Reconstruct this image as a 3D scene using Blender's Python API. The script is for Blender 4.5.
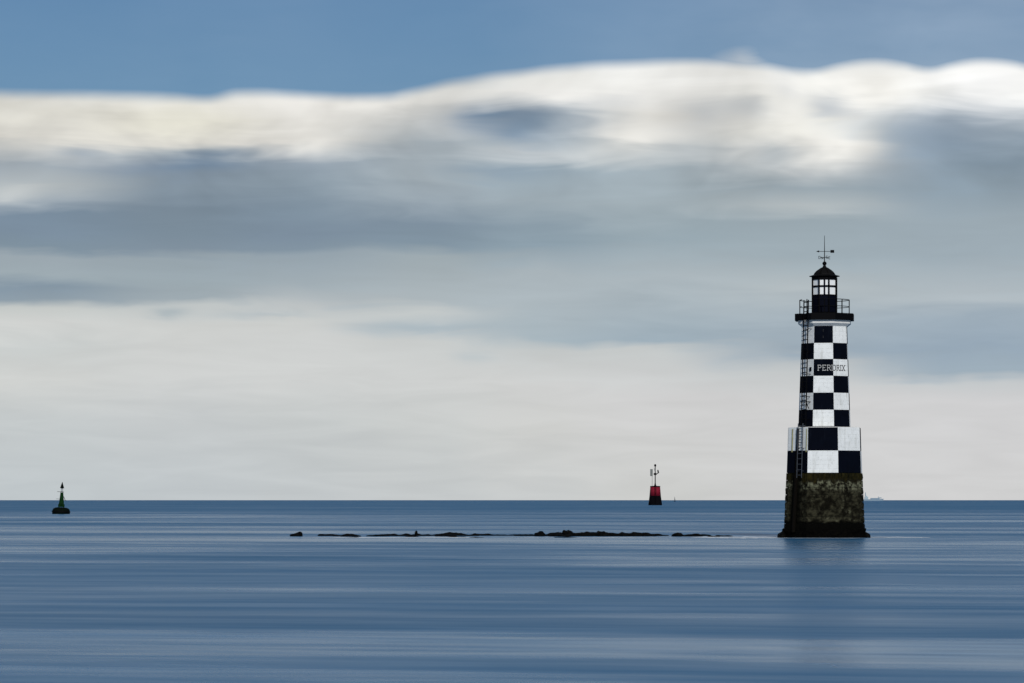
import bpy, bmesh, math, random
from mathutils import Vector, Matrix, noise

for o in list(bpy.data.objects):
    bpy.data.objects.remove(o, do_unlink=True)
SC = bpy.context.scene
COL = SC.collection
R = math.radians
FPX = 3450.0            # focal length in picture widths * 1024
CAM_H = 2.5             # eye height above the water

# ------------------------------------------------------------------ camera
cam = bpy.data.cameras.new('camera')
cam.sensor_width = 36.0
cam.lens = FPX / 1024.0 * 36.0
cam.shift_y = 158.5 / 1024.0
cam.clip_start = 0.5
cam.clip_end = 90000.0
cam_o = bpy.data.objects.new('camera', cam)
cam_o.location = (0, 0, CAM_H)
cam_o.rotation_euler = (R(90), 0, 0)
COL.objects.link(cam_o)
SC.camera = cam_o

# ------------------------------------------------------------------ sun + exposure
SUN_PHI, SUN_EL = R(9), R(27)       # behind the camera
to_sun = Vector((math.sin(SUN_PHI) * math.cos(SUN_EL), -math.cos(SUN_PHI) * math.cos(SUN_EL), math.sin(SUN_EL)))
sun = bpy.data.lights.new('sun', 'SUN')
sun.energy = 2.5
sun.angle = R(2.0)
sun.color = (1.0, 0.965, 0.91)
sun_o = bpy.data.objects.new('sun', sun)
sun_o.rotation_euler = to_sun.to_track_quat('Z', 'Y').to_euler()
sun_o.location = (0, 0, 60)
COL.objects.link(sun_o)

SC.view_settings.view_transform = 'Standard'
SC.view_settings.look = 'None'
SC.view_settings.exposure = 0.0
SC.view_settings.gamma = 1.0
SC.view_settings.use_curve_mapping = False
SC.cycles.use_denoising = True
SC.cycles.max_bounces = 6
SC.cycles.sample_clamp_indirect = 6.0

# ------------------------------------------------------------------ small node helper
def lin(c):
    c = c / 255.0
    return c / 12.92 if c <= 0.04045 else ((c + 0.055) / 1.055) ** 2.4

def srgb(r, g, b):
    return (lin(r), lin(g), lin(b), 1.0)

class NT:
    """thin wrapper to write node graphs as expressions"""
    def __init__(self, tree):
        self.t = tree
        tree.nodes.clear()
    def n(self, kind, **kw):
        nd = self.t.nodes.new(kind)
        for k, v in kw.items():
            setattr(nd, k, v)
        return nd
    def put(self, sock, v):
        if isinstance(v, bpy.types.NodeSocket):
            self.t.links.new(v, sock)
        elif v is not None:
            sock.default_value = v
    def m(self, op, a, b=None, c=None, clamp=False):
        nd = self.n('ShaderNodeMath', operation=op, use_clamp=clamp)
        for i, v in enumerate((a, b, c)):
            self.put(nd.inputs[i], v)
        return nd.outputs[0]
    def smooth(self, x, lo, hi):
        nd = self.n('ShaderNodeMapRange', interpolation_type='SMOOTHSTEP')
        self.put(nd.inputs[0], x); self.put(nd.inputs[1], lo); self.put(nd.inputs[2], hi)
        nd.inputs[3].default_value = 0.0; nd.inputs[4].default_value = 1.0
        return nd.outputs[0]
    def maprange(self, x, a, b, c, d, clamp=True):
        nd = self.n('ShaderNodeMapRange', clamp=clamp)
        for i, v in enumerate((x, a, b, c, d)):
            self.put(nd.inputs[i], v)
        return nd.outputs[0]
    def mix(self, f, a, b, mode='MIX'):
        nd = self.n('ShaderNodeMix', data_type='RGBA', blend_type=mode)
        self.put(nd.inputs[0], f); self.put(nd.inputs[6], a); self.put(nd.inputs[7], b)
        return nd.outputs[2]
    def noise(self, vec, scale, detail=2.0, rough=0.5, dist=0.0, lac=2.0):
        nd = self.n('ShaderNodeTexNoise')
        self.put(nd.inputs['Vector'], vec)
        nd.inputs['Scale'].default_value = scale
        nd.inputs['Detail'].default_value = detail
        nd.inputs['Roughness'].default_value = rough
        nd.inputs['Lacunarity'].default_value = lac
        nd.inputs['Distortion'].default_value = dist
        return nd.outputs[0]
    def xyz(self, x, y, z):
        nd = self.n('ShaderNodeCombineXYZ')
        for i, v in enumerate((x, y, z)):
            self.put(nd.inputs[i], v)
        return nd.outputs[0]
    def sep(self, v):
        nd = self.n('ShaderNodeSeparateXYZ')
        self.put(nd.inputs[0], v)
        return nd.outputs
    def ramp(self, x, stops, interp='LINEAR'):
        nd = self.n('ShaderNodeValToRGB')
        cr = nd.color_ramp
        cr.interpolation = interp
        cr.elements[0].position, cr.elements[0].color = stops[0]
        cr.elements[1].position, cr.elements[1].color = stops[-1]
        for p, c in stops[1:-1]:
            e = cr.elements.new(p)
            e.color = c
        self.put(nd.inputs[0], x)
        return nd.outputs[0]

# ------------------------------------------------------------------ sky: clear blue Nishita sky above a long smooth cloud bank
def az(px):      # azimuth in degrees right of north (+Y)
    return math.degrees(math.atan((px - 512) / FPX))
def el(py):      # elevation in degrees above the horizon
    return math.degrees(math.atan((500 - py) / FPX))
PXD = 1.0 / math.degrees(1 / FPX)       # 60.2 steps of the tables below per degree

world = bpy.data.worlds.new('World')
SC.world = world
world.use_nodes = True
W = NT(world.node_tree)
D = W.n('ShaderNodeTexCoord').outputs['Generated']
dx, dy, dz = W.sep(D)[0:3]
AZ = W.m('MULTIPLY', W.m('ARCTAN2', dx, dy), 180 / math.pi)
EL = W.m('MULTIPLY', W.m('ARCSINE', dz), 180 / math.pi)
outside = W.smooth(W.m('ABSOLUTE', AZ), 8.5, 16.0)
# wind-drawn noise, long in azimuth and short in elevation, seamless all round
flow1 = W.noise(W.xyz(W.m('MULTIPLY', dx, 9), W.m('MULTIPLY', dy, 9), W.m('MULTIPLY', dz, 46)), 1.0, 4.0, 0.5, 0.5)
flow2 = W.noise(W.xyz(W.m('MULTIPLY', dx, 26), W.m('MULTIPLY', dy, 26), W.m('MULTIPLY', dz, 190)), 1.0, 3.0, 0.5, 0.7)
puff = W.noise(W.xyz(W.m('MULTIPLY', dx, 26), W.m('MULTIPLY', dy, 26), W.m('MULTIPLY', dz, 48)), 1.0, 3.0, 0.5, 0.4)
f1 = W.m('SUBTRACT', flow1, 0.5)
f2 = W.m('SUBTRACT', flow2, 0.5)
fp = W.m('SUBTRACT', puff, 0.5)
warp = W.m('ADD', W.m('MULTIPLY', f1, W.m('ADD', 0.25, W.m('MULTIPLY', outside, 2.2))), W.m('MULTIPLY', f2, 0.38))
warp = W.m('ADD', warp, W.m('MULTIPLY', fp, 0.36))
ELW = W.m('ADD', EL, warp)
AZW = W.m('ADD', AZ, W.m('ADD', W.m('MULTIPLY', fp, 1.0), W.m('MULTIPLY', f2, 0.7)))

TOPEL = 8.0
stations = [
 (40,  [(96,(205,208,206)),(104,(217,216,210)),(118,(226,224,215)),(140,(214,212,205)),(155,(194,197,197)),(170,(160,170,178)),(190,(176,183,186)),(201,(160,171,180)),(215,(122,140,157)),(235,(125,143,160)),(250,(129,147,161)),(259,(156,168,176)),(275,(158,171,178)),(291,(135,152,166)),(303,(143,158,169)),(312,(198,202,200)),(325,(209,211,209)),(345,(200,204,203)),(380,(207,209,207)),(420,(196,201,202)),(495,(192,199,202))]),
 (180, [(96,(215,216,212)),(106,(232,230,222)),(128,(236,233,220)),(145,(216,214,207)),(155,(172,180,185)),(165,(126,141,157)),(185,(131,146,159)),(210,(122,138,152)),(235,(124,141,155)),(250,(130,146,160)),(258,(152,165,173)),(280,(155,168,175)),(300,(158,170,177)),(308,(194,199,199)),(330,(206,208,206)),(370,(207,209,208)),(420,(197,201,202)),(495,(193,199,202))]),
 (300, [(93,(225,226,224)),(99,(235,233,228)),(125,(232,230,224)),(144,(220,218,212)),(152,(190,194,196)),(161,(142,155,167)),(180,(139,154,166)),(210,(126,143,158)),(235,(125,142,158)),(250,(131,148,162)),(258,(150,164,174)),(285,(162,174,181)),(303,(180,188,192)),(318,(203,205,203)),(345,(206,208,207)),(380,(207,209,208)),(420,(198,202,202)),(495,(194,199,201))]),
 (430, [(82,(205,210,212)),(92,(230,230,226)),(108,(238,237,232)),(124,(206,208,207)),(145,(165,175,182)),(175,(160,171,178)),(200,(150,163,173)),(225,(128,145,160)),(245,(131,149,163)),(258,(160,172,178)),(300,(172,182,187)),(310,(195,200,200)),(328,(178,189,195)),(340,(200,203,202)),(380,(207,209,208)),(430,(201,204,203)),(495,(197,201,202))]),
 (540, [(66,(215,217,217)),(78,(230,230,226)),(92,(240,239,235)),(104,(215,218,219)),(125,(200,205,208)),(142,(178,187,192)),(151,(192,197,199)),(165,(145,160,170)),(200,(155,168,176)),(225,(140,157,169)),(245,(142,160,172)),(275,(170,181,187)),(300,(173,184,190)),(337,(168,182,190)),(350,(196,200,200)),(380,(207,208,207)),(430,(204,205,203)),(495,(200,203,203))]),
 (650, [(58,(220,222,222)),(68,(236,236,233)),(100,(231,230,226)),(120,(228,226,220)),(140,(212,212,208)),(168,(156,169,177)),(200,(158,171,178)),(240,(152,168,177)),(280,(172,183,189)),(310,(165,178,186)),(338,(158,174,185)),(350,(198,202,202)),(400,(208,208,208)),(495,(204,205,203))]),
 (800, [(68,(225,226,224)),(80,(240,239,234)),(100,(236,235,228)),(130,(233,232,225)),(148,(226,225,220)),(170,(190,195,197)),(190,(156,169,177)),(207,(180,188,191)),(225,(155,169,177)),(260,(160,174,182)),(290,(180,189,193)),(320,(165,178,187)),(352,(155,170,182)),(368,(194,198,199)),(400,(208,208,208)),(495,(208,208,208))]),
 (960, [(62,(228,230,230)),(74,(244,244,241)),(94,(240,240,237)),(108,(218,221,223)),(125,(178,187,195)),(145,(146,161,174)),(170,(134,151,165)),(190,(140,156,168)),(220,(155,169,178)),(260,(160,174,183)),(300,(178,188,194)),(320,(160,175,187)),(350,(152,169,184)),(372,(158,174,186)),(382,(195,199,201)),(402,(207,207,208)),(495,(209,209,209))]),
]
t_el = W.m('DIVIDE', ELW, TOPEL, clamp=True)
cloud = None
for i, (px, tab) in enumerate(stations):
    stops = sorted([(el(y) / TOPEL, srgb(*c)) for y, c in tab])
    col = W.ramp(t_el, stops, 'B_SPLINE' if False else 'LINEAR')
    if cloud is None:
        cloud = col
    else:
        f = W.smooth(AZW, az(stations[i - 1][0]), az(px))
        cloud = W.mix(f, cloud, col)

def blob(px, py, rx, ry):
    """soft elliptical lobe of the cloud bank at a compass direction"""
    a = W.m('DIVIDE', W.m('SUBTRACT', AZW, az(px)), rx / PXD)
    b = W.m('DIVIDE', W.m('SUBTRACT', ELW, el(py)), ry / PXD)
    r2 = W.m('ADD', W.m('MULTIPLY', a, a), W.m('MULTIPLY', b, b))
    return W.m('EXPONENT', W.m('MULTIPLY', r2, -1.0))

DARK, LIGHT = srgb(104, 130, 156), srgb(246, 244, 238)
for px, py, rx, ry, c, amt in (
        (530, 127, 46, 17, DARK, 1.0), (482, 119, 44, 11, DARK, 0.85), (560, 128, 40, 20, srgb(175, 185, 192), 0.6), (505, 168, 60, 7, srgb(130, 147, 162), 0.6),
        (840, 103, 30, 14, srgb(160, 170, 181), 0.95), (738, 110, 40, 14, srgb(192, 197, 201), 0.7), (905, 140, 40, 40, srgb(150, 165, 178), 0.6), (690, 150, 60, 14, srgb(170, 180, 187), 0.5),
        (845, 148, 34, 18, LIGHT, 0.85), (790, 110, 26, 22, LIGHT, 0.5), (880, 92, 50, 20, LIGHT, 0.9),
        (985, 84, 54, 18, srgb(255, 255, 254), 0.95), (690, 118, 26, 16, srgb(196, 201, 205), 0.6), (615, 100, 30, 10, srgb(205, 208, 210), 0.4), (790, 88, 20, 14, srgb(214, 216, 217), 0.5), (945, 132, 50, 26, srgb(118, 138, 158), 0.6), (770, 155, 22, 12, srgb(165, 177, 186), 0.5),
        (170, 122, 46, 16, srgb(240, 238, 224), 0.6), (308, 146, 24, 8, LIGHT, 0.6), (205, 163, 40, 9, DARK, 0.5),
        (88, 153, 26, 7, DARK, 0.4), (20, 193, 20, 6, srgb(200, 204, 204), 0.6), (640, 133, 40, 7, srgb(238, 236, 230), 0.6),
        (165, 315, 16, 6, srgb(165, 178, 184), 0.7), (475, 355, 22, 7, srgb(178, 190, 196), 0.45),
        (260, 316, 55, 4, srgb(170, 183, 190), 0.5), (420, 325, 70, 5, srgb(168, 182, 190), 0.6)):
    cloud = W.mix(W.m('MULTIPLY', blob(px, py, rx, ry), amt), cloud, c)
# fine brightness grain of the drawn-out cloud
fine = W.m('ADD', 1.0, W.m('ADD', W.m('ADD', W.m('MULTIPLY', f2, 0.20), W.m('MULTIPLY', W.m('MULTIPLY', fp, 0.85), W.smooth(EL, 4.3, 5.6))), W.m('MULTIPLY', f1, W.m('ADD', 0.06, W.m('MULTIPLY', outside, 0.5)))))
cv = W.n('ShaderNodeVectorMath', operation='SCALE')
W.put(cv.inputs[0], cloud); W.put(cv.inputs[3], fine)
cloud = cv.outputs[0]

edge_tab = [(-400, 84), (-200, 90), (0, 94), (100, 94.5), (180, 96), (212, 97), (240, 91), (300, 92.5), (370, 94), (400, 91), (440, 81), (480, 74), (530, 68), (580, 63), (640, 60), (700, 58),
            (760, 63), (806, 70), (835, 65), (870, 60), (905, 64), (930, 69), (955, 64), (985, 61), (1024, 67), (1150, 78), (1300, 72)]
e0, e1 = az(edge_tab[0][0]), az(edge_tab[-1][0])
est = [((az(x) - e0) / (e1 - e0), (el(y) / 10.0,) * 3 + (1.0,)) for x, y in edge_tab]
edge_az = W.m('ADD', AZ, W.m('MULTIPLY', f2, 0.25))
edge = W.m('MULTIPLY', W.ramp(W.maprange(edge_az, e0, e1, 0, 1), est, 'CARDINAL'), 10.0)
edge = W.m('ADD', edge, W.m('MULTIPLY', fp, W.m('ADD', 0.08, W.m('MULTIPLY', outside, 1.6))))
edge = W.m('ADD', edge, W.m('MULTIPLY', f1, W.m('MULTIPLY', outside, 1.2)))
depth = W.m('SUBTRACT', edge, EL)
alpha = W.smooth(depth, -0.09, 0.19)
wisp = blob(735, 66, 34, 13)
alpha = W.m('MAXIMUM', alpha, W.m('MULTIPLY', wisp, 0.5))
veil = W.m('MULTIPLY', W.m('ADD', 0.05, W.m('MULTIPLY', W.smooth(AZ, -3.0, 9.0), 0.15)), W.m('ADD', 0.6, W.m('MULTIPLY', flow1, 0.8)))
alpha = W.m('MAXIMUM', alpha, W.m('MULTIPLY', veil, W.m('SUBTRACT', 1.0, W.smooth(EL, 8.0, 15.0))))
# scattered drawn-out cloud higher up, all round
den = W.m('ADD', W.m('MAXIMUM', dz, 0.0), 0.22)
high = W.noise(W.xyz(W.m('DIVIDE', dx, den), W.m('DIVIDE', dy, den), 7.3), 1.5, 5.0, 0.55, 0.6)
high = W.m('MULTIPLY', W.m('MULTIPLY', W.smooth(high, 0.40, 0.70), 0.60), W.smooth(EL, 9.0, 17.0))
cloud = W.mix(W.smooth(EL, 8.5, 11.0), cloud, srgb(226, 230, 232))
alpha = W.m('MAXIMUM', alpha, high)

sky = W.n('ShaderNodeTexSky', sky_type='NISHITA')
sky.sun_disc = False
sky.sun_elevation = SUN_EL
sky.sun_rotation = math.pi - SUN_PHI
sky.altitude = 0.0
sky.air_density = 1.0
sky.dust_density = 0.3
sky.ozone_density = 3.0
blue = W.mix(1.0, sky.outputs[0], (0.565, 0.775, 1.0, 1.0), 'MULTIPLY')
bg1 = W.n('ShaderNodeBackground'); W.put(bg1.inputs[0], blue); bg1.inputs[1].default_value = 0.05
bg2 = W.n('ShaderNodeBackground'); W.put(bg2.inputs[0], cloud); bg2.inputs[1].default_value = 1.0
mx = W.n('ShaderNodeMixShader')
W.put(mx.inputs[0], alpha); W.put(mx.inputs[1], bg1.outputs[0]); W.put(mx.inputs[2], bg2.outputs[0])
W.put(W.n('ShaderNodeOutputWorld').inputs[0], mx.outputs[0])

# ------------------------------------------------------------------ material helpers
def new_mat(name):
    m = bpy.data.materials.new(name)
    m.use_nodes = True
    t = NT(m.node_tree)
    p = t.n('ShaderNodeBsdfPrincipled')
    out = t.n('ShaderNodeOutputMaterial')
    t.put(out.inputs[0], p.outputs[0])
    return m, t, p

def bump(t, p, h, strength, dist):
    b = t.n('ShaderNodeBump')
    b.inputs['Strength'].default_value = strength
    b.inputs['Distance'].default_value = dist
    t.put(b.inputs['Height'], h)
    t.put(p.inputs['Normal'], b.outputs[0])
    return b

def simple_mat(name, col, rough=0.6, var=0.25, scale=6.0, spec=0.4, metal=0.0, bstr=0.15):
    m, t, p = new_mat(name)
    oc = t.n('ShaderNodeTexCoord').outputs['Object']
    nz = t.noise(oc, scale, 5, 0.6)
    a = tuple(c * (1 - var) for c in col) + (1,)
    b = tuple(min(1, c * (1 + var)) for c in col) + (1,)
    t.put(p.inputs['Base Color'], t.mix(nz, a, b))
    t.put(p.inputs['Roughness'], t.maprange(nz, 0.2, 0.8, rough - 0.1, rough + 0.1))
    p.inputs['Specular IOR Level'].default_value = spec
    p.inputs['Metallic'].default_value = metal
    bump(t, p, nz, bstr, 0.03)
    return m

# ------------------------------------------------------------------ mesh helpers
def mesh_obj(name, verts, faces, mat, parent=None, smooth=False):
    me = bpy.data.meshes.new(name)
    me.from_pydata([tuple(v) for v in verts], [], faces)
    me.update()
    bm = bmesh.new(); bm.from_mesh(me)
    bmesh.ops.recalc_face_normals(bm, faces=bm.faces)
    bm.to_mesh(me); bm.free()
    me.materials.append(mat)
    if smooth:
        for p in me.polygons:
            p.use_smooth = True
    o = bpy.data.objects.new(name, me)
    COL.objects.link(o)
    if parent:
        o.parent = parent
    return o

def tag(o, label, cat, group=None, kind=None):
    if label: o['label'] = label
    if cat: o['category'] = cat
    if group: o['group'] = group
    if kind: o['kind'] = kind
    return o

def thing(name, loc, rz=0.0):
    o = bpy.data.objects.new(name, None)
    o.location = loc
    o.rotation_euler = (0, 0, rz)
    o.empty_display_size = 0.5
    COL.objects.link(o)
    return o

class MB:
    def __init__(self):
        self.v, self.f = [], []
    def add(self, vs, fs):
        n = len(self.v)
        self.v += [Vector(v) for v in vs]
        self.f += [tuple(i + n for i in f) for f in fs]
        return self
    def box(self, c, s, mat=None):
        vs = [Vector(((i & 1) - .5, ((i >> 1) & 1) - .5, ((i >> 2) & 1) - .5)) for i in range(8)]
        vs = [Vector((v.x * s[0], v.y * s[1], v.z * s[2])) for v in vs]
        if mat: vs = [mat @ v for v in vs]
        return self.add([v + Vector(c) for v in vs], [(0, 1, 3, 2), (4, 6, 7, 5), (0, 4, 5, 1), (2, 3, 7, 6), (0, 2, 6, 4), (1, 5, 7, 3)])
    def bar(self, a, b, r, n=6, r2=None):
        a, b = Vector(a), Vector(b)
        r2 = r if r2 is None else r2
        q = (b - a).to_track_quat('Z', 'Y')
        vs = []
        for p, rr in ((a, r), (b, r2)):
            for k in range(n):
                t = 2 * math.pi * (k + .5) / n
                vs.append(p + q @ Vector((rr * math.cos(t), rr * math.sin(t), 0)))
        fs = [(k, (k + 1) % n, n + (k + 1) % n, n + k) for k in range(n)] + [tuple(range(n)), tuple(range(n, 2 * n))]
        return self.add(vs, fs)
    def lathe(self, prof, n=24, c=(0, 0, 0), off=0.0):
        vs = []
        for r, z in prof:
            for k in range(n):
                t = 2 * math.pi * (k + off) / n
                vs.append((c[0] + r * math.sin(t), c[1] - r * math.cos(t), c[2] + z))
        fs = []
        for i in range(len(prof) - 1):
            for k in range(n):
                fs.append((i * n + k, i * n + (k + 1) % n, (i + 1) * n + (k + 1) % n, (i + 1) * n + k))
        fs += [tuple(range(n)), tuple(range((len(prof) - 1) * n, len(prof) * n))]
        return self.add(vs, fs)
    def build(self, name, mat, parent=None, smooth=False):
        return mesh_obj(name, self.v, self.f, mat, parent, smooth)

def at(px, dist):
    return (px - 512) * dist / FPX

# ------------------------------------------------------------------ sea
def sea_material():
    m, t, p = new_mat('sea_water')
    pos = t.n('ShaderNodeNewGeometry').outputs['Position']
    x, y, z = t.sep(pos)[0:3]
    def n2(sx, sy, det, rough, dist=0.0, seed=0.0):
        return t.noise(t.xyz(t.m('ADD', t.m('MULTIPLY', x, sx), seed), t.m('MULTIPLY', y, sy), seed), 1.0, det, rough, dist)
    yo = t.m('ADD', y, t.m('MULTIPLY', x, 0.22))       # crests run a little oblique to the shore
    def n3(sx, sy, det, rough, dist, seed):
        return t.noise(t.xyz(t.m('ADD', t.m('MULTIPLY', x, sx), seed), t.m('MULTIPLY', yo, sy), seed), 1.0, det, rough, dist)
    lane = n3(0.0020, 0.0042, 7, 0.5, 0.3, 3.1)      # swell and wind lanes, equal slope at every size
    chop = n3(0.024, 0.070, 3, 0.5, 0.4, 17.0)
    slick = n3(0.0080, 0.021, 6, 0.76, 0.4, 88.0)     # smooth slicks against ruffled water
    p.inputs['Base Color'].default_value = (0.009, 0.115, 0.240, 1)
    p.inputs['IOR'].default_value = 1.38
    rr = t.maprange(slick, 0.24, 0.76, -0.24, 0.38)
    off = t.m('MULTIPLY', t.smooth(y, 200.0, 1100.0), 0.20)    # open water is more ruffled than the sheltered shallows
    wave = n3(0.055, 0.26, 3, 0.6, 0.5, 73.0)        # streaks left by single waves close in
    ro = t.m('ADD', t.m('ADD', 0.215, off), t.m('ADD', rr, t.m('MULTIPLY', t.m('SUBTRACT', wave, 0.5), 0.30)))
    sm = t.n('ShaderNodeMath', operation='SMOOTH_MAX')
    t.put(sm.inputs[0], ro); sm.inputs[1].default_value = 0.20; sm.inputs[2].default_value = 0.08
    t.put(p.inputs['Roughness'], sm.outputs[0])
    h = t.m('ADD', t.m('MULTIPLY', lane, 5.5), t.m('MULTIPLY', chop, 0.24))
    bump(t, p, h, 1.0, 1.0)
    return m

sea_mat = sea_material()
S = 45000.0
sea = mesh_obj('sea', [(-S, -S, 0), (S, -S, 0), (S, S, 0), (-S, S, 0)], [(0, 1, 2, 3)], sea_mat)
tag(sea, 'smooth blue sea drawn into long pale and dark streaks', 'sea', kind='structure')

# ------------------------------------------------------------------ materials of the tower
def paint_mat(name, white):
    m, t, p = new_mat(name)
    pos = t.n('ShaderNodeTexCoord').outputs['Object']
    uv = t.n('ShaderNodeUVMap').outputs[0]
    br = t.n('ShaderNodeTexBrick')
    t.put(br.inputs['Vector'], uv)
    br.inputs['Color1'].default_value = (1, 1, 1, 1)
    br.inputs['Color2'].default_value = (.9, .9, .9, 1)
    br.inputs['Mortar'].default_value = (0, 0, 0, 1)
    br.inputs['Scale'].default_value = 1.0
    br.inputs['Mortar Size'].default_value = 0.010
    br.inputs['Mortar Smooth'].default_value = 0.4
    br.inputs['Brick Width'].default_value = 0.62
    br.inputs['Row Height'].default_value = 0.285
    br.offset = 0.5
    joint = t.sep(br.outputs[0])[0]
    grain = t.noise(pos, 9.0, 6, 0.65)
    blot = t.noise(pos, 1.3, 4, 0.6, 0.6)
    px, py, pz = t.sep(pos)[0:3]
    streak = t.noise(t.xyz(t.m('MULTIPLY', px, 5), t.m('MULTIPLY', py, 5), t.m('MULTIPLY', pz, 0.5)), 1.0, 5, 0.6)
    if white:
        c = t.mix(t.smooth(blot, 0.35, 0.7), (0.82, 0.84, 0.83, 1), (0.74, 0.76, 0.75, 1))
        c = t.mix(t.m('MULTIPLY', t.smooth(streak, 0.52, 0.70), 0.5), c, (0.46, 0.46, 0.42, 1))
        c = t.mix(t.m('MULTIPLY', t.m('SUBTRACT', 1.0, joint), t.m('MULTIPLY', t.smooth(grain, 0.38, 0.62), 0.6)), c, (0.30, 0.30, 0.28, 1))
        c = t.mix(t.m('MULTIPLY', t.smooth(grain, 0.60, 0.70), 0.55), c, (0.30, 0.29, 0.25, 1))
        t.put(p.inputs['Roughness'], 0.75)
        p.inputs['Specular IOR Level'].default_value = 0.25
    else:
        c = t.mix(blot, (0.0010, 0.0013, 0.0028, 1), (0.0024, 0.0042, 0.0105, 1))  # navy tint puts the sky's reflection into the black base colour
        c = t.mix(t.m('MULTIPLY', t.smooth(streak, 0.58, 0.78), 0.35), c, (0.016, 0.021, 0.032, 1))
        t.put(p.inputs['Roughness'], 0.75)
        p.inputs['Specular IOR Level'].default_value = 0.03
    t.put(p.inputs['Base Color'], c)
    h = t.m('ADD', t.m('MULTIPLY', joint, 0.6), t.m('MULTIPLY', grain, 0.5))
    bump(t, p, h, 0.30, 0.010)
    return m

WHITE = paint_mat('white_paint', True)
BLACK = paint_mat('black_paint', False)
IRON = simple_mat('black_iron', (0.0022, 0.0022, 0.003), 0.6, 0.5, 8, 0.05)
NAVY = simple_mat('navy_painted_metal', (0.0014, 0.0022, 0.007), 0.6, 0.5, 4, 0.04)
STEEL = simple_mat('galvanised_steel', (0.055, 0.062, 0.075), 0.5, 0.4, 10, 0.4, 0.3)
RUST = simple_mat('rusty_steel', (0.0035, 0.0028, 0.002), 0.85, 0.6, 10, 0.05)
YELLOW = simple_mat('yellow_rust_stain', (0.26, 0.25, 0.13), 0.8, 0.6, 3, 0.1)
CORE = simple_mat('mortar', (0.05, 0.05, 0.045), 0.9, 0.3, 8, 0.2)
CONC = simple_mat('white_render', (0.68, 0.68, 0.66), 0.8, 0.12, 5, 0.2)
ROOFM = simple_mat('dark_lead_roof', (0.004, 0.004, 0.004), 0.6, 0.6, 6, 0.08)

def pane_mat():
    m, t, p = new_mat('white_glazing')
    oc = t.n('ShaderNodeTexCoord').outputs['Object']
    nz = t.noise(oc, 3.0, 4, 0.6)
    t.put(p.inputs['Base Color'], t.mix(nz, (0.90, 0.91, 0.90, 1), (0.84, 0.86, 0.85, 1)))  # near-white opaque panes, faintly mottled
    p.inputs['Roughness'].default_value = 0.08
    p.inputs['Specular IOR Level'].default_value = 0.6
    return m
PANE = pane_mat()

def stone_mat():
    m, t, p = new_mat('sea_stained_stone')
    oc = t.n('ShaderNodeTexCoord').outputs['Object']
    px, py, pz = t.sep(oc)[0:3]
    a = t.noise(oc, 1.4, 6, 0.68, 0.8)
    b = t.noise(oc, 3.6, 5, 0.62)
    c = t.noise(t.xyz(t.m('MULTIPLY', px, 1.2), t.m('MULTIPLY', py, 1.2), t.m('MULTIPLY', pz, 2.6)), 1.0, 5, 0.6, 0.5)
    d = t.noise(t.xyz(t.m('MULTIPLY', px, 4), t.m('MULTIPLY', py, 4), t.m('MULTIPLY', pz, 0.7)), 1.0, 5, 0.65)
    col = t.mix(t.smooth(b, 0.35, 0.65), (0.008, 0.0075, 0.0048, 1), (0.040, 0.038, 0.023, 1))
    col = t.mix(t.m('MULTIPLY', t.smooth(a, 0.44, 0.60), 0.92), col, (0.0045, 0.004, 0.0025, 1))
    # pale lichen and salt bloom with ragged borders
    zz = t.m('ADD', pz, t.m('MULTIPLY', t.m('SUBTRACT', d, 0.5), 1.1))
    band = t.m('MULTIPLY', t.smooth(zz, 3.0, 3.45), t.m('SUBTRACT', 1.0, t.smooth(zz, 3.55, 3.75)))
    lich = t.m('MULTIPLY', t.smooth(b, 0.42, 0.60), t.m('MAXIMUM', t.m('MULTIPLY', band, 0.9), t.m('MULTIPLY', t.smooth(c, 0.56, 0.72), 0.5)))
    col = t.mix(lich, col, (0.145, 0.148, 0.095, 1))
    # brown-green growth below the painted squares
    top = t.smooth(zz, 3.65, 3.95)
    col = t.mix(t.m('MULTIPLY', top, 0.9), col, t.mix(t.smooth(t.m('ADD', t.m('MULTIPLY', d, .5), t.m('MULTIPLY', a, .5)), 0.40, 0.66), (0.0045, 0.0046, 0.002, 1), (0.030, 0.024, 0.006, 1)))
    # dark weed up to the high-water mark
    zw = t.m('ADD', pz, t.m('MULTIPLY', t.m('SUBTRACT', c, 0.5), 0.9))
    weed = t.m('SUBTRACT', 1.0, t.smooth(zw, 0.98, 1.22))
    col = t.mix(weed, col, (0.0018, 0.0018, 0.0014, 1))
    # dark vertical band where the landing pipe comes down
    ang = t.m('MULTIPLY', t.m('ARCTAN2', px, t.m('MULTIPLY', py, -1.0)), 180 / math.pi)
    dd = t.m('ABSOLUTE', t.m('ADD', t.m('ADD', ang, 46.0), t.m('MULTIPLY', t.m('SUBTRACT', d, 0.5), 10.0)))
    col = t.mix(t.m('MULTIPLY', t.m('SUBTRACT', 1.0, t.smooth(dd, 7.0, 15.0)), 0.93), col, (0.003, 0.003, 0.002, 1))
    t.put(p.inputs['Base Color'], col)
    p.inputs['Roughness'].default_value = 0.9
    p.inputs['Specular IOR Level'].default_value = 0.03
    bump(t, p, t.m('ADD', b, t.m('MULTIPLY', a, 0.6)), 0.8, 0.10)
    return m
STONE = stone_mat()

def weed_mat():
    m, t, p = new_mat('wet_black_weed')
    oc = t.n('ShaderNodeTexCoord').outputs['Object']
    b = t.noise(oc, 7.0, 6, 0.7)
    t.put(p.inputs['Base Color'], t.mix(t.smooth(b, 0.4, 0.7), (0.0012, 0.0012, 0.0012, 1), (0.004, 0.0036, 0.0025, 1)))
    p.inputs['Roughness'].default_value = 0.8
    p.inputs['Specular IOR Level'].default_value = 0.02
    bump(t, p, b, 0.8, 0.08)
    return m
WEED = weed_mat()

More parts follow.
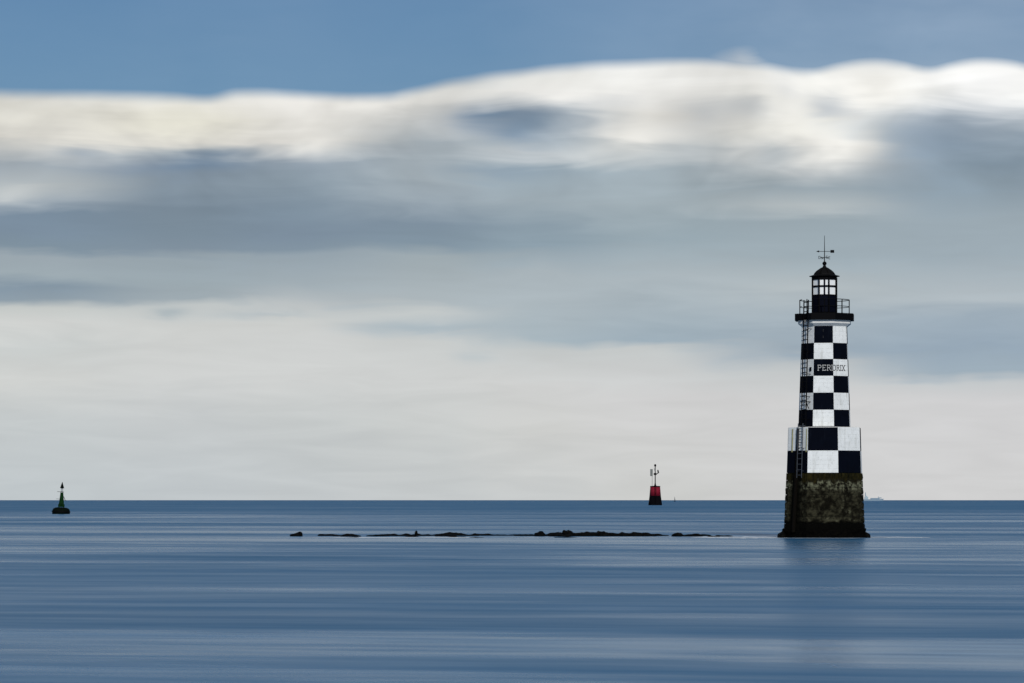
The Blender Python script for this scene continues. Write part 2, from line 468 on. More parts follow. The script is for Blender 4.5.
# ------------------------------------------------------------------ the checkered lighthouse
U = 15.0                                  # steps of the tables per metre at the tower
TD = 230.0
TX = at(824.5, TD)
phi_c = math.atan2(-TX, TD)
tower = thing('lighthouse', (TX, TD, 0), phi_c - R(2.5))
tag(tower, 'octagonal black and white checkered lighthouse on a dark stone base in the sea', 'lighthouse')
def zy(py): return (537.5 - py) / U
SILH = math.sin(R(67.5 + 2.5))            # silhouette half width = SILH * circumradius

def oct_pt(r, k, z):                      # corner k sits between face k-1 and face k; face k faces 45k degrees
    t = R(45 * k - 22.5)
    return Vector((r * math.sin(t), -r * math.cos(t), z))

def cell(k, rb, zb, rt, zt, mat, name='painted_square', gap=0.002, thick=0.16, bev=0.010):
    """one painted square of the octagon: a bevelled slab following the batter of the wall"""
    q = [oct_pt(rb, k, zb), oct_pt(rb, k + 1, zb), oct_pt(rt, k + 1, zt), oct_pt(rt, k, zt)]
    nrm = (q[1] - q[0]).cross(q[3] - q[0]).normalized()
    if nrm.dot(Vector((q[0].x + q[1].x, q[0].y + q[1].y, 0))) < 0: nrm = -nrm
    cen = sum(q, Vector()) / 4
    ex = (q[1] - q[0]).normalized()
    ez = nrm.cross(ex)
    if ez.z < 0: ez = -ez
    def inset(p, d):
        v = p - cen
        sx = 1 if v.dot(ex) > 0 else -1
        sz = 1 if v.dot(ez) > 0 else -1
        return p - ex * sx * d - ez * sz * d
    front = [inset(p, bev + gap) for p in q]
    mid = [inset(p, gap) - nrm * bev * 0.6 for p in q]
    # mitred back
    s = 1 - thick / rb
    back = [Vector((p.x * s, p.y * s, p.z)) for p in mid]
    vs = front + mid + back
    fs = [(0, 1, 2, 3)]
    for a in range(4):
        b = (a + 1) % 4
        fs.append((a, b, 4 + b, 4 + a))
        fs.append((4 + a, 4 + b, 8 + b, 8 + a))
    fs.append((8, 9, 10, 11))
    o = mesh_obj(name, vs, fs, mat, tower)
    me = o.data
    ul = me.uv_layers.new(name='UVMap')
    for lp in me.loops:
        v = Vector(me.vertices[lp.vertex_index].co)
        ul.data[lp.index].uv = ((v - cen).dot(ex) + k * 1.3, v.z)
    return o

rows = [(473, 37.6), (451, 36.8), (428, 36.1)]                     # drum, half widths in table steps
for i in range(2):
    for k in range(8):
        rb, rt = rows[i][1] / U / SILH, rows[i + 1][1] / U / SILH
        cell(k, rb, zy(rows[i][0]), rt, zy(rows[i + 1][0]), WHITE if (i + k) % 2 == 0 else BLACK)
sh = [426.7, 410.3, 393.4, 376.6, 360.0, 343.9, 326.4]
hw = lambda py: 22.6 + (py - 326) / 101.0 * 3.4
for i in range(6):
    for k in range(8):
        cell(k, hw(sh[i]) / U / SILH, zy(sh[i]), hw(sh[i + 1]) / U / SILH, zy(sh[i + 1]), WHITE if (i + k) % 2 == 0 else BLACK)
# wall core behind the painted squares
mb = MB()
c = 0.09
mb.lathe([((rows[0][1]) / U / SILH - c, zy(473) + .01), (rows[2][1] / U / SILH - c, zy(428) - 0.02)], 8, off=-0.5)
mb.lathe([(hw(427) / U / SILH - c, zy(428) - 0.015), (hw(326) / U / SILH - c, zy(325.6))], 8, off=-0.5)
mb.build('wall_core', CORE, tower)
# ledge on top of the drum
MB().lathe([(hw(427) / U / SILH + 0.004, zy(428) - 0.012), (rows[2][1] / U / SILH - 0.012, zy(428) - 0.012), (rows[2][1] / U / SILH - 0.02, zy(428) + 0.02),
            (hw(427) / U / SILH + 0.004, zy(428) + 0.055)], 8, off=-0.5).build('drum_ledge', CONC, tower)
# cornice and gallery floor
r0 = hw(326) / U / SILH
rc = 26.3 / U / SILH
MB().lathe([(r0 - 0.10, zy(327.0)), (r0 + 0.01, zy(327.0)), (rc - 0.04, zy(324.6)), (rc, zy(324.3)), (rc, zy(320.9))], 8, off=-0.5).build('cornice', CONC, tower)
# gallery slab with a notch where the ladder comes up on face 7 (the front left face)
rs = 29.5 / U / SILH
def slab_outline():
    pts = []
    for k in range(8):
        a, b = oct_pt(rs, k, 0), oct_pt(rs, k + 1, 0)
        pts.append(a)
        if k == 7:
            d = (b - a)
            n = Vector((a.x + b.x, a.y + b.y, 0)).normalized()
            p1, p2 = a + d * 0.36, a + d * 0.78
            pts += [p1, p1 - n * 0.27, p2 - n * 0.27, p2]
    return pts
ol = slab_outline()
n = len(ol)
z0, z1 = zy(320.95), zy(314.2)
mesh_obj('gallery_floor', [(p.x, p.y, z0) for p in ol] + [(p.x, p.y, z1) for p in ol],
         [tuple(range(n))[::-1], tuple(range(n, 2 * n))] + [(i, (i + 1) % n, n + (i + 1) % n, n + i) for i in range(n)], IRON, tower)
# gallery railing: 8 posts and two rails
rr = 24.6 / U
zt = zy(300.2)
zm = zy(307.0)
pos = []
for k in range(8):
    t = R(45 * k + 2.5)
    p = Vector((rr * math.sin(t), -rr * math.cos(t), 0))
    pos.append(p)
    mb = MB().bar(p + Vector((0, 0, z1 - 0.02)), p + Vector((0, 0, zt + 0.02)), 0.035, 8)
    mb.lathe([(0.07, z1 - 0.01), (0.07, z1 + 0.03)], 8, (p.x, p.y, 0))
    mb.build('railing_post', IRON, tower)
for z, r in ((zt, 0.026), (zm, 0.022)):
    m1 = MB()
    N = 40
    for i in range(N):
        a = 2 * math.pi * i / N
        b = 2 * math.pi * (i + 1) / N
        am = math.degrees((a + b) / 2)
        if 300 < am < 330:           # open where the ladder arrives
            continue
        m1.bar((rr * math.sin(a), -rr * math.cos(a), z), (rr * math.sin(b), -rr * math.cos(b), z), r, 6)
    m1.build('guard_rail', IRON, tower)

# lantern room
rl = 12.3 / U / SILH
lb, lm0, lt = zy(314.3), zy(295.6), zy(277.6)
for k in range(8):
    q0, q1 = oct_pt(rl * .965, k, 0), oct_pt(rl * .965, k + 1, 0)
    vs = [Vector((p.x * s, p.y * s, z)) for z in (lb, lm0) for s in (1, .93) for p in (q0, q1)]
    mesh_obj('lantern_panel', vs, [(0, 1, 5, 4), (2, 6, 7, 3), (0, 4, 6, 2), (1, 3, 7, 5), (4, 5, 7, 6), (0, 2, 3, 1)], NAVY, tower)
    for (pa, pb) in ((294.9, 287.6), (285.8, 280.2)):
        vs = [Vector((p.x * s, p.y * s, zy(yy))) for yy in (pa + .2, pb - .2) for s in (.965, .94) for p in (q0, q1)]
        mesh_obj('window_pane', vs, [(0, 1, 5, 4), (2, 6, 7, 3), (0, 4, 6, 2), (1, 3, 7, 5), (4, 5, 7, 6), (0, 2, 3, 1)], PANE, tower)
    # corner mullion
    c0 = oct_pt(rl * .975, k, 0)
    MB().bar((c0.x, c0.y, lb), (c0.x, c0.y, lt), 0.062, 6).build('mullion', IRON, tower)
fm = MB()
for ya, yb in ((296.2, 294.9), (287.6, 285.8), (280.2, 277.0)):
    fm.lathe([(rl * .93, zy(ya)), (rl * .99, zy(ya)), (rl * .99, zy(yb)), (rl * .93, zy(yb))], 8, off=-0.5)
fm.build('glazing_bars', IRON, tower)
# slim door stile crossing the middle panes, and a kick plate
ap = rl * math.cos(R(22.5))
MB().box((0.035, -ap * .965, (zy(296) + zy(280)) / 2), (0.105, 0.05, zy(280) - zy(296))).build('door_stile', NAVY, tower)
MB().lathe([(rl + .05, lb - .03), (rl + .05, lb + .10), (rl - .03, lb + .13)], 8, off=-0.5).build('kick_plate', IRON, tower)
# roof with flared eave, dome ribs, neck and ball
zc = zy(276.4)
prof = [(0.80, zc - .06), (1.02, zc - .01), (1.03, zc + .02), (0.86, zc + .06), (0.735, zc + .10)]
for hh, rr_ in ((.12, .715), (.25, .675), (.38, .62), (.50, .56), (.62, .485), (.74, .40), (.86, .31), (1.0, .23)):
    prof.append((rr_, zc + .10 + .47 * hh))
prof += [(0.145, zy(267.2)), (0.11, zy(266.3)), (0.09, zy(265.4)), (0.0, zy(265.2))]
roof = MB().lathe(prof, 16, off=0.5).build('roof', ROOFM, tower)
for k in range(8):
    rib = MB()
    t = R(45 * k - 22.5)
    for i in range(5, 12):
        a, b = prof[i], prof[i + 1]
        rib.bar((a[0] * 1.01 * math.sin(t), -a[0] * 1.01 * math.cos(t), a[1]), (b[0] * 1.01 * math.sin(t), -b[0] * 1.01 * math.cos(t), b[1]), 0.022, 5)
    rib.build('roof_rib', RUST, roof)
MB().lathe([(0.0, zy(265.6)), (0.09, zy(265.2)), (0.135, zy(264.2)), (0.145, zy(263.4)), (0.125, zy(262.4)), (0.07, zy(261.6)), (0.0, zy(261.4))], 16).build('finial_ball', IRON, tower, True)
MB().bar((0, 0, zy(262)), (0, 0, zy(235.5)), 0.036, 8, 0.014).build('lightning_rod', IRON, tower)
# weather vane: pointer with arrow head and square tail, cardinal arms with letters
vane = MB()
zv = zy(251.4)
vane.bar((-0.52, 0, zv), (0.55, 0, zv), 0.017, 6)
vane.add([(-0.56, -.015, zv), (-0.36, -.015, zv + .07), (-0.36, -.015, zv - .07), (-0.56, .015, zv), (-0.36, .015, zv + .07), (-0.36, .015, zv - .07)],
         [(0, 1, 2), (3, 5, 4), (0, 3, 4, 1), (1, 4, 5, 2), (2, 5, 3, 0)])
vane.box((0.52, 0, zv), (0.25, 0.03, 0.19))
vane.build('weather_vane', IRON, tower).rotation_euler = (0, 0, R(7))
zl = zy(257.6)
arm_rot = R(28)
LET = {
 'N': [((0, 0), (0, 1)), ((0, 1), (.7, 0)), ((.7, 0), (.7, 1))],
 'E': [((0, 0), (0, 1)), ((0, 0), (.6, 0)), ((0, .5), (.5, .5)), ((0, 1), (.6, 1))],
 'S': [((.6, 1), (0, 1)), ((0, 1), (0, .5)), ((0, .5), (.6, .5)), ((.6, .5), (.6, 0)), ((.6, 0), (0, 0))],
 'O': [((0, 0), (0, 1)), ((0, 1), (.6, 1)), ((.6, 1), (.6, 0)), ((.6, 0), (0, 0))],
}
cm = MB()
for q in range(2):
    a = arm_rot + q * math.pi / 2
    v = Vector((math.cos(a), math.sin(a), 0)) * 0.30
    cm.bar(-v + Vector((0, 0, zl)), v + Vector((0, 0, zl)), 0.014, 6)
arms = cm.build('compass_arms', IRON, tower)
for q, ch in enumerate('ENOS'):
    a = arm_rot + q * math.pi / 2
    v = Vector((math.cos(a), math.sin(a), 0)) * 0.37
    lm = MB()
    for (x0, y0), (x1, y1) in LET[ch]:
        s = 0.17
        lm.bar((v.x + (x0 - .33) * s, v.y, zl + (y0 - .5) * s), (v.x + (x1 - .33) * s, v.y, zl + (y1 - .5) * s), 0.016, 5)
    lm.build('compass_letter', IRON, arms)

# ladders on the front left face (face 7)
def face_frame(k, z, r):
    t = R(45 * k)
    nrm = Vector((math.sin(t), -math.cos(t), 0))
    ex = Vector((math.cos(t), math.sin(t), 0))
    return nrm * (r * math.cos(R(22.5))) + Vector((0, 0, z)), nrm, ex
def ladder(zb, rb, ztop, rtop, off_x, w, stand, mat, name, step=0.30, rail=0.042):
    root_pts = []
    c0, nrm, ex = face_frame(7, zb, rb)
    c1, _, _ = face_frame(7, ztop, rtop)
    A, B = c0 + nrm * stand + ex * off_x, c1 + nrm * stand + ex * off_x
    rails = MB()
    for s in (-1, 1):
        rails.bar(A + ex * s * w / 2, B + ex * s * w / 2, rail, 6)
    lad = rails.build(name, mat, tower)
    L = (B - A).length
    k = int(L / step)
    for i in range(k):
        p = A + (B - A) * ((i + .5) / k)
        MB().bar(p - ex * w / 2, p + ex * w / 2, rail * .7, 6).build('rung', mat, lad)
    for i in range(int(L / 1.5) + 1):
        p = A + (B - A) * ((i + .3) * 1.5 / L)
        if (i + .3) * 1.5 > L: break
        for s in (-1, 1):
            MB().bar(p + ex * s * w / 2, p + ex * s * w / 2 - nrm * (stand + 0.05), 0.022, 5).build('wall_bracket', mat, lad)
    return lad
rT, rB = hw(326) / U / SILH, hw(427) / U / SILH
ladder(zy(426.5), rB, zy(301), rT - 0.02, 0.15, 0.44, 0.31, IRON, 'ladder')
ladder(zy(478), 38.0 / U / SILH, zy(424), 36.0 / U / SILH, 0.42, 0.46, 0.16, STEEL, 'ladder', 0.33, 0.030)
# small rest platform on the shaft ladder
c0, nrm, ex = face_frame(7, zy(402.5), hw(402) / U / SILH)
mb = MB()
for off in (-0.13, 0.43):
    mb.bar(c0 + ex * off, c0 + ex * off + nrm * 0.40, 0.03, 6)
mb.bar(c0 + ex * -.16 + nrm * .40, c0 + ex * .46 + nrm * .40, 0.03, 6)
mb.bar(c0 + ex * .43 + nrm * .40, c0 + ex * .43 + nrm * .15 - Vector((0, 0, .45)), 0.03, 6)
mb.build('rest_bracket', RUST, tower)
# rusty landing pipe beside the lower ladder, down to the water
pa, nrm, ex = face_frame(7, zy(429), 36.0 / U / SILH)
pb, _, _ = face_frame(7, zy(474), 37.6 / U / SILH)
pc, _, _ = face_frame(7, zy(532), 40.5 / U / SILH)
mb = MB()
mb.bar(pa + ex * .06 + nrm * .07, pb + ex * .02 + nrm * .07, 0.09, 8)
mb.bar(pb + ex * .02 + nrm * .07, pc + ex * -.02 + nrm * .10, 0.13, 8)
mb.build('drain_pipe', RUST, tower)
for offx, w in ((-0.52, .045), (0.86, .030)):  # added thin strips standing for yellow-olive rust streaks on the drum
    mb = MB().bar(pa + ex * offx + nrm * .02 - Vector((0, 0, .02)), pa + (pb - pa) * .52 + ex * offx + nrm * .02, w, 5)
    mb.build('rust_streak', YELLOW, tower)
# small wall fixture beside the upper ladder
c0, nrm, ex = face_frame(7, zy(369.8), hw(370) / U / SILH)
MB().box(c0 + ex * .40 + nrm * .04, (0.10, 0.10, 0.26), Matrix.Rotation(R(-45), 3, 'Z')).build('wall_fixture', IRON, tower)
FIXT = simple_mat('dull_grey_metal', (0.02, 0.021, 0.024), 0.8, 0.4, 8, 0.1)
for k, zz in ((0, 331.5), (0, 338)):
    c0, nrm, ex = face_frame(0, zy(zz), hw(zz) / U / SILH)
    MB().box(c0 + nrm * .02 + ex * -.02, (0.06, 0.05, 0.16)).build('wall_fixture', FIXT, tower)

# the name across faces 0 and 1: white on the black square, dark on the white one
LETW = simple_mat('white_letter', (0.40, 0.40, 0.39), 0.7, 0.15, 5, 0.2)
LETK = simple_mat('dark_letter', (0.10, 0.10, 0.105), 0.7, 0.2, 5, 0.2)
HL = 0.345
STRK = {
 'P': [(0, 0, 0, 1), (0, 1, .45, 1), (.45, 1, .6, .88), (.6, .88, .6, .62), (.6, .62, .45, .5), (.45, .5, 0, .5), (-.1, 0, .12, 0), (-.1, 1, 0, 1)],
 'E': [(0, 0, 0, 1), (-.1, 0, .6, 0), (0, .52, .42, .52), (-.1, 1, .58, 1), (.6, 0, .6, .16), (.58, 1, .58, .86)],
 'R': [(0, 0, 0, 1), (0, 1, .42, 1), (.42, 1, .56, .88), (.56, .88, .56, .64), (.56, .64, .42, .53), (.42, .53, 0, .53), (.28, .53, .66, 0), (-.1, 0, .12, 0), (-.1, 1, 0, 1), (.58, 0, .72, 0)],
 'I': [(0, 0, 0, 1), (-.1, 0, .1, 0), (-.1, 1, .1, 1)],
 'X': [(0, 0, .62, 1), (0, 1, .62, 0), (-.1, 0, .1, 0), (.52, 0, .72, 0), (-.1, 1, .1, 1), (.52, 1, .72, 1)],
 'D stem': [(0, 0, 0, 1), (-.1, 0, .16, 0), (-.1, 1, .16, 1)],
 'D bowl': [(-.02, 0, .28, 0), (.28, 0, .48, .18), (.48, .18, .48, .82), (.48, .82, .28, 1), (.28, 1, -.02, 1)],
}
def letter(key, k, xoff, mat, sw=0.030, wide=1.0):
    zb = zy(371.2)
    rz = lambda z: (hw(537.5 - z * U)) / U / SILH
    def pt(u, v, out):
        z = zb + v * HL
        c, nrm, ex = face_frame(k, z, rz(z))
        return c + nrm * out + ex * (xoff + u * HL * wide)
    mb = MB()
    for i, (u0, v0, u1, v1) in enumerate(STRK[key]):
        a2, b2 = Vector((u0, v0)), Vector((u1, v1))
        d = (b2 - a2); L = d.length
        pr = Vector((-d.y, d.x)) / L * (sw / HL / 2)
        dd = d / L * (sw / HL / 2) * .8
        qs = [a2 - dd - pr, b2 + dd - pr, b2 + dd + pr, a2 - dd + pr]
        o = 0.014 + i * 0.0006
        vs = [pt(q.x, q.y, o) for q in qs] + [pt(q.x, q.y, -0.01) for q in qs]
        mb.add(vs, [(0, 1, 2, 3), (0, 4, 5, 1), (1, 5, 6, 2), (2, 6, 7, 3), (3, 7, 4, 0), (4, 7, 6, 5)])
    return mb.build('letter', mat, tower)
fw = hw(369) / U / SILH * math.sin(R(22.5))          # half width of a face at that height
letter('P', 0, -0.345, LETW, 0.042, .9); letter('E', 0, -0.035, LETW, 0.042, .9); letter('R', 0, 0.27, LETW, 0.042, .9); letter('D stem', 0, fw - 0.08, LETW, 0.04)
letter('D bowl', 1, -fw + 0.02, LETK, 0.05); letter('R', 1, -fw + 0.33, LETK, 0.05, .9); letter('I', 1, -fw + 0.66, LETK, 0.05); letter('X', 1, -fw + 0.80, LETK, 0.05)

# stone base: a core, single blocks in courses, and the weed-grown foot
random.seed(4)
BZ0, BZ1 = 0.45, zy(473) - 0.01
def rbase(z):
    return (37.9 + (zy(473) - z) / (zy(473) - .5) * 2.4) / U / SILH
NC = 8
MB().lathe([(rbase(0) - .10, -1.0), (rbase(0.4) - .10, .4), (rbase(BZ1) - .10, BZ1)], 8, off=-0.5).build('base_core', CORE, tower)
def block(k, z0, z1, s0, s1):
    rnd = random.Random(int(k * 1000 + z0 * 977 + s0 * 131))
    def P(s, z, out):
        a, b = oct_pt(rbase(z), k, z), oct_pt(rbase(z), k + 1, z)
        p = a + (b - a) * s
        n = Vector((a.x + b.x, a.y + b.y, 0)).normalized()
        return p + n * out
    g, gz = 0.008 / 2.1, 0.010
    gl = 0 if s0 == 0 else g
    gr = 0 if s1 == 1 else g
    A, B, Z0, Z1 = s0 + gl, s1 - gr, z0 + gz, z1 - gz
    proud = rnd.uniform(-.012, .022)
    bs, bz = 0.03 / 2.1, 0.03
    NU, NV = 4, 3
    vs, fs = [], []
    for j in range(NV + 1):
        for i in range(NU + 1):
            u, v = i / NU, j / NV
            s = A + (B - A) * u
            z = Z0 + (Z1 - Z0) * v
            edge = (i in (0, NU)) or (j in (0, NV))
            corner_face = (s0 == 0 and i == 0) or (s1 == 1 and i == NU)
            o = (-.02 if edge and not corner_face else proud + rnd.uniform(-.022, .026)) + (rnd.uniform(-.006, .006))
            if corner_face: o = rnd.uniform(-.004, .004) * 0
            vs.append(P(s, z + (0 if j in (0, NV) else rnd.uniform(-.03, .03)), o))
    m = len(vs)
    for j in range(NV):
        for i in range(NU):
            q = j * (NU + 1) + i
            fs.append((q, q + 1, q + NU + 2, q + NU + 1))
    ring = [i for i in range(NU + 1)] + [j * (NU + 1) + NU for j in range(1, NV + 1)] + [NV * (NU + 1) + i for i in range(NU - 1, -1, -1)] + [j * (NU + 1) for j in range(NV - 1, 0, -1)]
    for i in ring:
        p = vs[i]
        vs.append(Vector((p.x * .93, p.y * .93, p.z)))
    L = len(ring)
    for a in range(L):
        b = (a + 1) % L
        fs.append((ring[a], ring[b], m + b, m + a))
    mesh_obj('stone_block', vs, fs, STONE, tower)
hc = (BZ1 - BZ0) / NC
for j in range(NC):
    for k in range(8):
        rnd = random.Random(j * 31 + k * 7)
        cuts = [0.0]
        if j % 2 == 0:
            cuts += [0.33 + rnd.uniform(-.05, .05), 0.67 + rnd.uniform(-.05, .05)]
        else:
            cuts += [0.18 + rnd.uniform(-.03, .03), 0.5 + rnd.uniform(-.05, .05), 0.82 + rnd.uniform(-.03, .03)]
        cuts.append(1.0)
        for a, b in zip(cuts, cuts[1:]):
            block(k, BZ0 + j * hc, BZ0 + (j + 1) * hc, a, b)
# foot
vs, fs = [], []
NF, NZ = 96, 10
for j in range(NZ + 1):
    z = -0.9 + 1.62 * j / NZ
    for i in range(NF):
        t = 2 * math.pi * i / NF
        tt = (math.degrees(t) + 22.5) % 45 - 22.5
        ro = rbase(z) * math.cos(R(22.5)) / math.cos(R(tt))
        ro += 0.10 * max(0, (0.62 - z)) + (0.02 if j < NZ else -0.14)
        p = Vector((math.sin(t), -math.cos(t), z * .8))
        ro += 0.16 * noise.fractal(p * 3.1, 1.0, 2.0, 4) * (1 if j < NZ else 0)
        vs.append((ro * math.sin(t), -ro * math.cos(t), z + (0.10 * noise.noise(p * 5) if j == NZ - 1 else 0)))
for j in range(NZ):
    for i in range(NF):
        fs.append((j * NF + i, j * NF + (i + 1) % NF, (j + 1) * NF + (i + 1) % NF, (j + 1) * NF + i))
mesh_obj('weedy_foot', vs, fs, WEED, tower)

# ------------------------------------------------------------------ rocks of the reef
def rock_mat():
    m, t, p = new_mat('wet_dark_rock')
    oc = t.n('ShaderNodeTexCoord').outputs['Object']
    b = t.noise(oc, 5.0, 6, 0.7)
    t.put(p.inputs['Base Color'], t.mix(t.smooth(b, 0.4, 0.7), (0.0015, 0.0015, 0.0015, 1), (0.006, 0.006, 0.005, 1)))
    p.inputs['Roughness'].default_value = 0.7
    p.inputs['Specular IOR Level'].default_value = 0.03
    bump(t, p, b, 0.8, 0.06)
    return m
ROCK = rock_mat()
def rock(px0, px1, dist, top, seed, depth=None, name='reef_rock'):
    """a low rock: width from its two ends, top height above the water in metres"""
    w = (px1 - px0) * dist / FPX
    dpt = depth or max(0.5, min(w * .6, 2.2))
    me = bpy.data.meshes.new(name)
    bm = bmesh.new()
    bmesh.ops.create_icosphere(bm, subdivisions=4, radius=1.0)
    off = Vector((seed * 3.7, seed * 1.3, seed * 2.1))
    for v in bm.verts:
        p = v.co.copy()
        q = Vector((p.x * w * .9, p.y * dpt, p.z * .8)) * 0.9
        f = noise.fractal(q * 0.9 + off, 1.1, 2.0, 3)
        g = noise.fractal(Vector((p.x * w * .7, 0.3 * p.y, 0)) + off, 1.0, 2.0, 3)
        hz = p.z * (1 + 0.35 * f)
        if p.z > 0:
            hz = p.z ** 0.6 * (1 + .2 * f) * (0.85 + 0.45 * g)
        else:
            hz *= 1.2
        v.co = Vector((p.x * (1 + .10 * f) * w / 2, p.y * (1 + .25 * f) * dpt / 2, hz * top * (1.15 if p.z > 0 else 1.0) - .02))
    zm = max(v.co.z for v in bm.verts)
    s = top / max(zm, 0.02)
    for v in bm.verts:
        v.co.z = v.co.z * s if v.co.z > 0 else v.co.z
    bm.to_mesh(me); bm.free()
    me.materials.append(ROCK)
    o = bpy.data.objects.new(name, me)
    o.location = (at((px0 + px1) / 2, dist), dist, 0)
    COL.objects.link(o)
    return o
tag(rock(289.5, 302.5, 238, .33, 1, 1.2), 'small dark hump of rock alone beyond the end of the reef', 'rock')
reef = [(320, 343, 240, .17), (334, 359, 238, .22), (342, 360, 236, .16), (347, 358, 230, .06), (367, 389, 238, .17), (382, 401, 240, .20), (392, 412, 239, .22), (405, 420, 234, .07),
        (410, 430, 240, .20), (422, 444, 241, .17), (436, 456, 237, .12), (440, 459, 248, .24), (443, 466, 241, .24), (456, 478, 240, .22), (470, 484, 229, .06),
        (470, 494, 242, .18), (486, 508, 242, .12), (448, 466, 232, .06), (500, 524, 242, .11), (516, 540, 240, .15),
        (542, 566, 239, .24), (550, 572, 237, .20), (570, 592, 238, .26), (582, 604, 239, .28), (604, 624, 238, .24),
        (622, 644, 238, .26), (636, 656, 238, .22), (648, 669, 240, .14), (556, 579, 230, .06), (680, 702, 237, .17), (692, 710, 240, .11), (709, 720, 234, .06), (716, 732, 237, .08)]
for i, (a, b, d, h) in enumerate(reef):
    o = rock(a - 1.5, b + 1, d, h * (0.85 if b < 541 else 1.18), 5 + i)
    if h < .09 and d < 236:
        tag(o, 'flat black slab barely awash just off the reef line', 'rock', 'slabs awash off the reef')
    elif b < 365:
        tag(o, 'low black rock in the short strip between the lone hump and the reef', 'rock', 'rocks of the short strip')
    elif b < 541:
        tag(o, 'low black rock in the thin broken stretch of reef around the small upright rock', 'rock', 'rocks of the thin reef stretch')
    elif b < 670:
        tag(o, 'low black rock in the thickest stretch of reef under the dome-shaped rock', 'rock', 'rocks of the thick reef stretch')
    else:
        tag(o, 'flat black rock between the gap in the reef and the lighthouse', 'rock', 'rocks between reef gap and lighthouse')
tag(rock(534, 546, 238, .36, 61, 1.2), 'rounded black rock at one end of the thickest stretch of reef', 'rock')
tag(rock(562, 575, 238, .44, 62, 1.3), 'highest dome-shaped black rock on the reef', 'rock')
tag(rock(596, 612, 238, .38, 63, 1.6), 'long flat-topped black rock raised on the reef', 'rock')
tag(rock(617, 631, 238, .30, 64, 1.2), 'blunt black rock beside the flat-topped reef rock', 'rock')
tag(rock(671.5, 684, 237, .27, 65, 1.2), 'small black rock across a gap from the main reef', 'rock')
tag(rock(414.5, 417.8, 238, .40, 66, .4), 'small upright black rock sticking up from the reef', 'rock')
tag(rock(777.5, 786, TD - 1.0, .42, 67, 1.2), 'black boulder at the foot of the lighthouse under its ladder', 'rock')
tag(rock(862, 870.5, TD - 1.0, .44, 68, 1.2), 'black boulder at the lighthouse foot away from the ladder', 'rock')

# thin foam drawn along the reef and past the lighthouse foot
def foam_mat():
    m, t, p = new_mat('foam')
    m.surface_render_method = 'DITHERED'
    pos = t.n('ShaderNodeNewGeometry').outputs['Position']
    x, y, z = t.sep(pos)[0:3]
    nz = t.noise(t.xyz(t.m('MULTIPLY', x, .35), t.m('MULTIPLY', y, .5), 0.0), 1.0, 5, 0.6, .5)
    p.inputs['Base Color'].default_value = (0.80, 0.86, 0.90, 1)
    p.inputs['Roughness'].default_value = 0.9
    t.put(p.inputs['Alpha'], t.m('MULTIPLY', t.smooth(nz, 0.26, 0.56), 0.95))
    return m
FOAM = foam_mat()
def foam(pxs, dist, w, seed):
    rnd = random.Random(seed)
    vs, fs = [], []
    N = 40
    for i in range(N + 1):
        u = i / N
        x = at(pxs[0] + (pxs[1] - pxs[0]) * u, dist)
        wd = w * math.sin(math.pi * min(1, max(0, u))) ** .6 * rnd.uniform(.5, 1) + .02
        yc = dist + noise.noise(Vector((x * .3, seed, 0))) * 2
        vs += [(x, yc - wd, .006), (x, yc + wd, .006)]
    for i in range(N):
        fs.append((2 * i, 2 * i + 2, 2 * i + 3, 2 * i + 1))
    return mesh_obj('foam', vs, fs, FOAM)
tag(foam((690, 800), 231.0, 6.5, 1), 'thin pale foam between reef and lighthouse foot', 'foam', kind='stuff')
tag(foam((776, 876), 226.2, 1.0, 5), 'broken pale foam washing along the lighthouse foot', 'foam', kind='stuff')
tag(foam((856, 930), 231.0, 3.4, 2), 'faint pale foam trailing past the lighthouse foot', 'foam', kind='stuff')
tag(foam((305, 490), 229.5, 3.2, 3), 'faint pale foam along the broken end of the reef', 'foam', kind='stuff')
tag(foam((500, 690), 231.0, 1.8, 4), 'faint pale foam along the thick stretch of reef', 'foam', kind='stuff')

# ------------------------------------------------------------------ green buoy
BD = CAM_H * FPX / 14.0
bs = BD / FPX
buoy = thing('buoy', (at(61.0, BD), BD, 0), 0.2)
tag(buoy, 'green conical-topped buoy on a dark float, leaning slightly in the water', 'buoy')
buoy.rotation_euler = (0, R(2.4), 0.2)
GREEN = simple_mat('green_paint', (0.003, 0.022, 0.005), 0.7, 0.9, 1.6, 0.05)
DGREEN = simple_mat('weathered_dark_green', (0.0022, 0.0045, 0.003), 0.8, 0.6, 2, 0.04)
LAMPM = simple_mat('grey_lamp_housing', (0.42, 0.44, 0.44), 0.4, 0.1, 3, 0.4)
MB().lathe([(1.2, -.7), (1.5, -.3), (1.58, .1), (1.56, .62), (1.40, .95), (1.05, 1.12), (0.52, 1.20)], 28).build('float', DGREEN, buoy, True)
MB().lathe([(1.60, .30), (1.66, .34), (1.66, .48), (1.60, .52)], 28).build('fender_ring', IRON, buoy)
z0, z1 = 1.15, 3.95
for k in range(4):
    t = R(45 + 90 * k)
    MB().bar((.62 * math.cos(t), .62 * math.sin(t), z0), (.26 * math.cos(t), .26 * math.sin(t), z1), .05, 6).build('tower_leg', GREEN, buoy)
for k in range(4):
    t0, t1 = R(45 + 90 * k), R(135 + 90 * k)
    def PP(t, z, s=.93):
        r = .62 + (.26 - .62) * (z - z0) / (z1 - z0)
        return Vector((r * s * math.cos(t), r * s * math.sin(t), z))
    za, zb = (1.25, 3.85)
    mesh_obj('tower_panel', [PP(t0, za), PP(t1, za), PP(t1, zb), PP(t0, zb)] + [PP(t0, za, .88), PP(t1, za, .88), PP(t1, zb, .88), PP(t0, zb, .88)],
             [(0, 1, 2, 3), (4, 7, 6, 5), (0, 4, 5, 1), (1, 5, 6, 2), (2, 6, 7, 3), (3, 7, 4, 0)], GREEN, buoy)
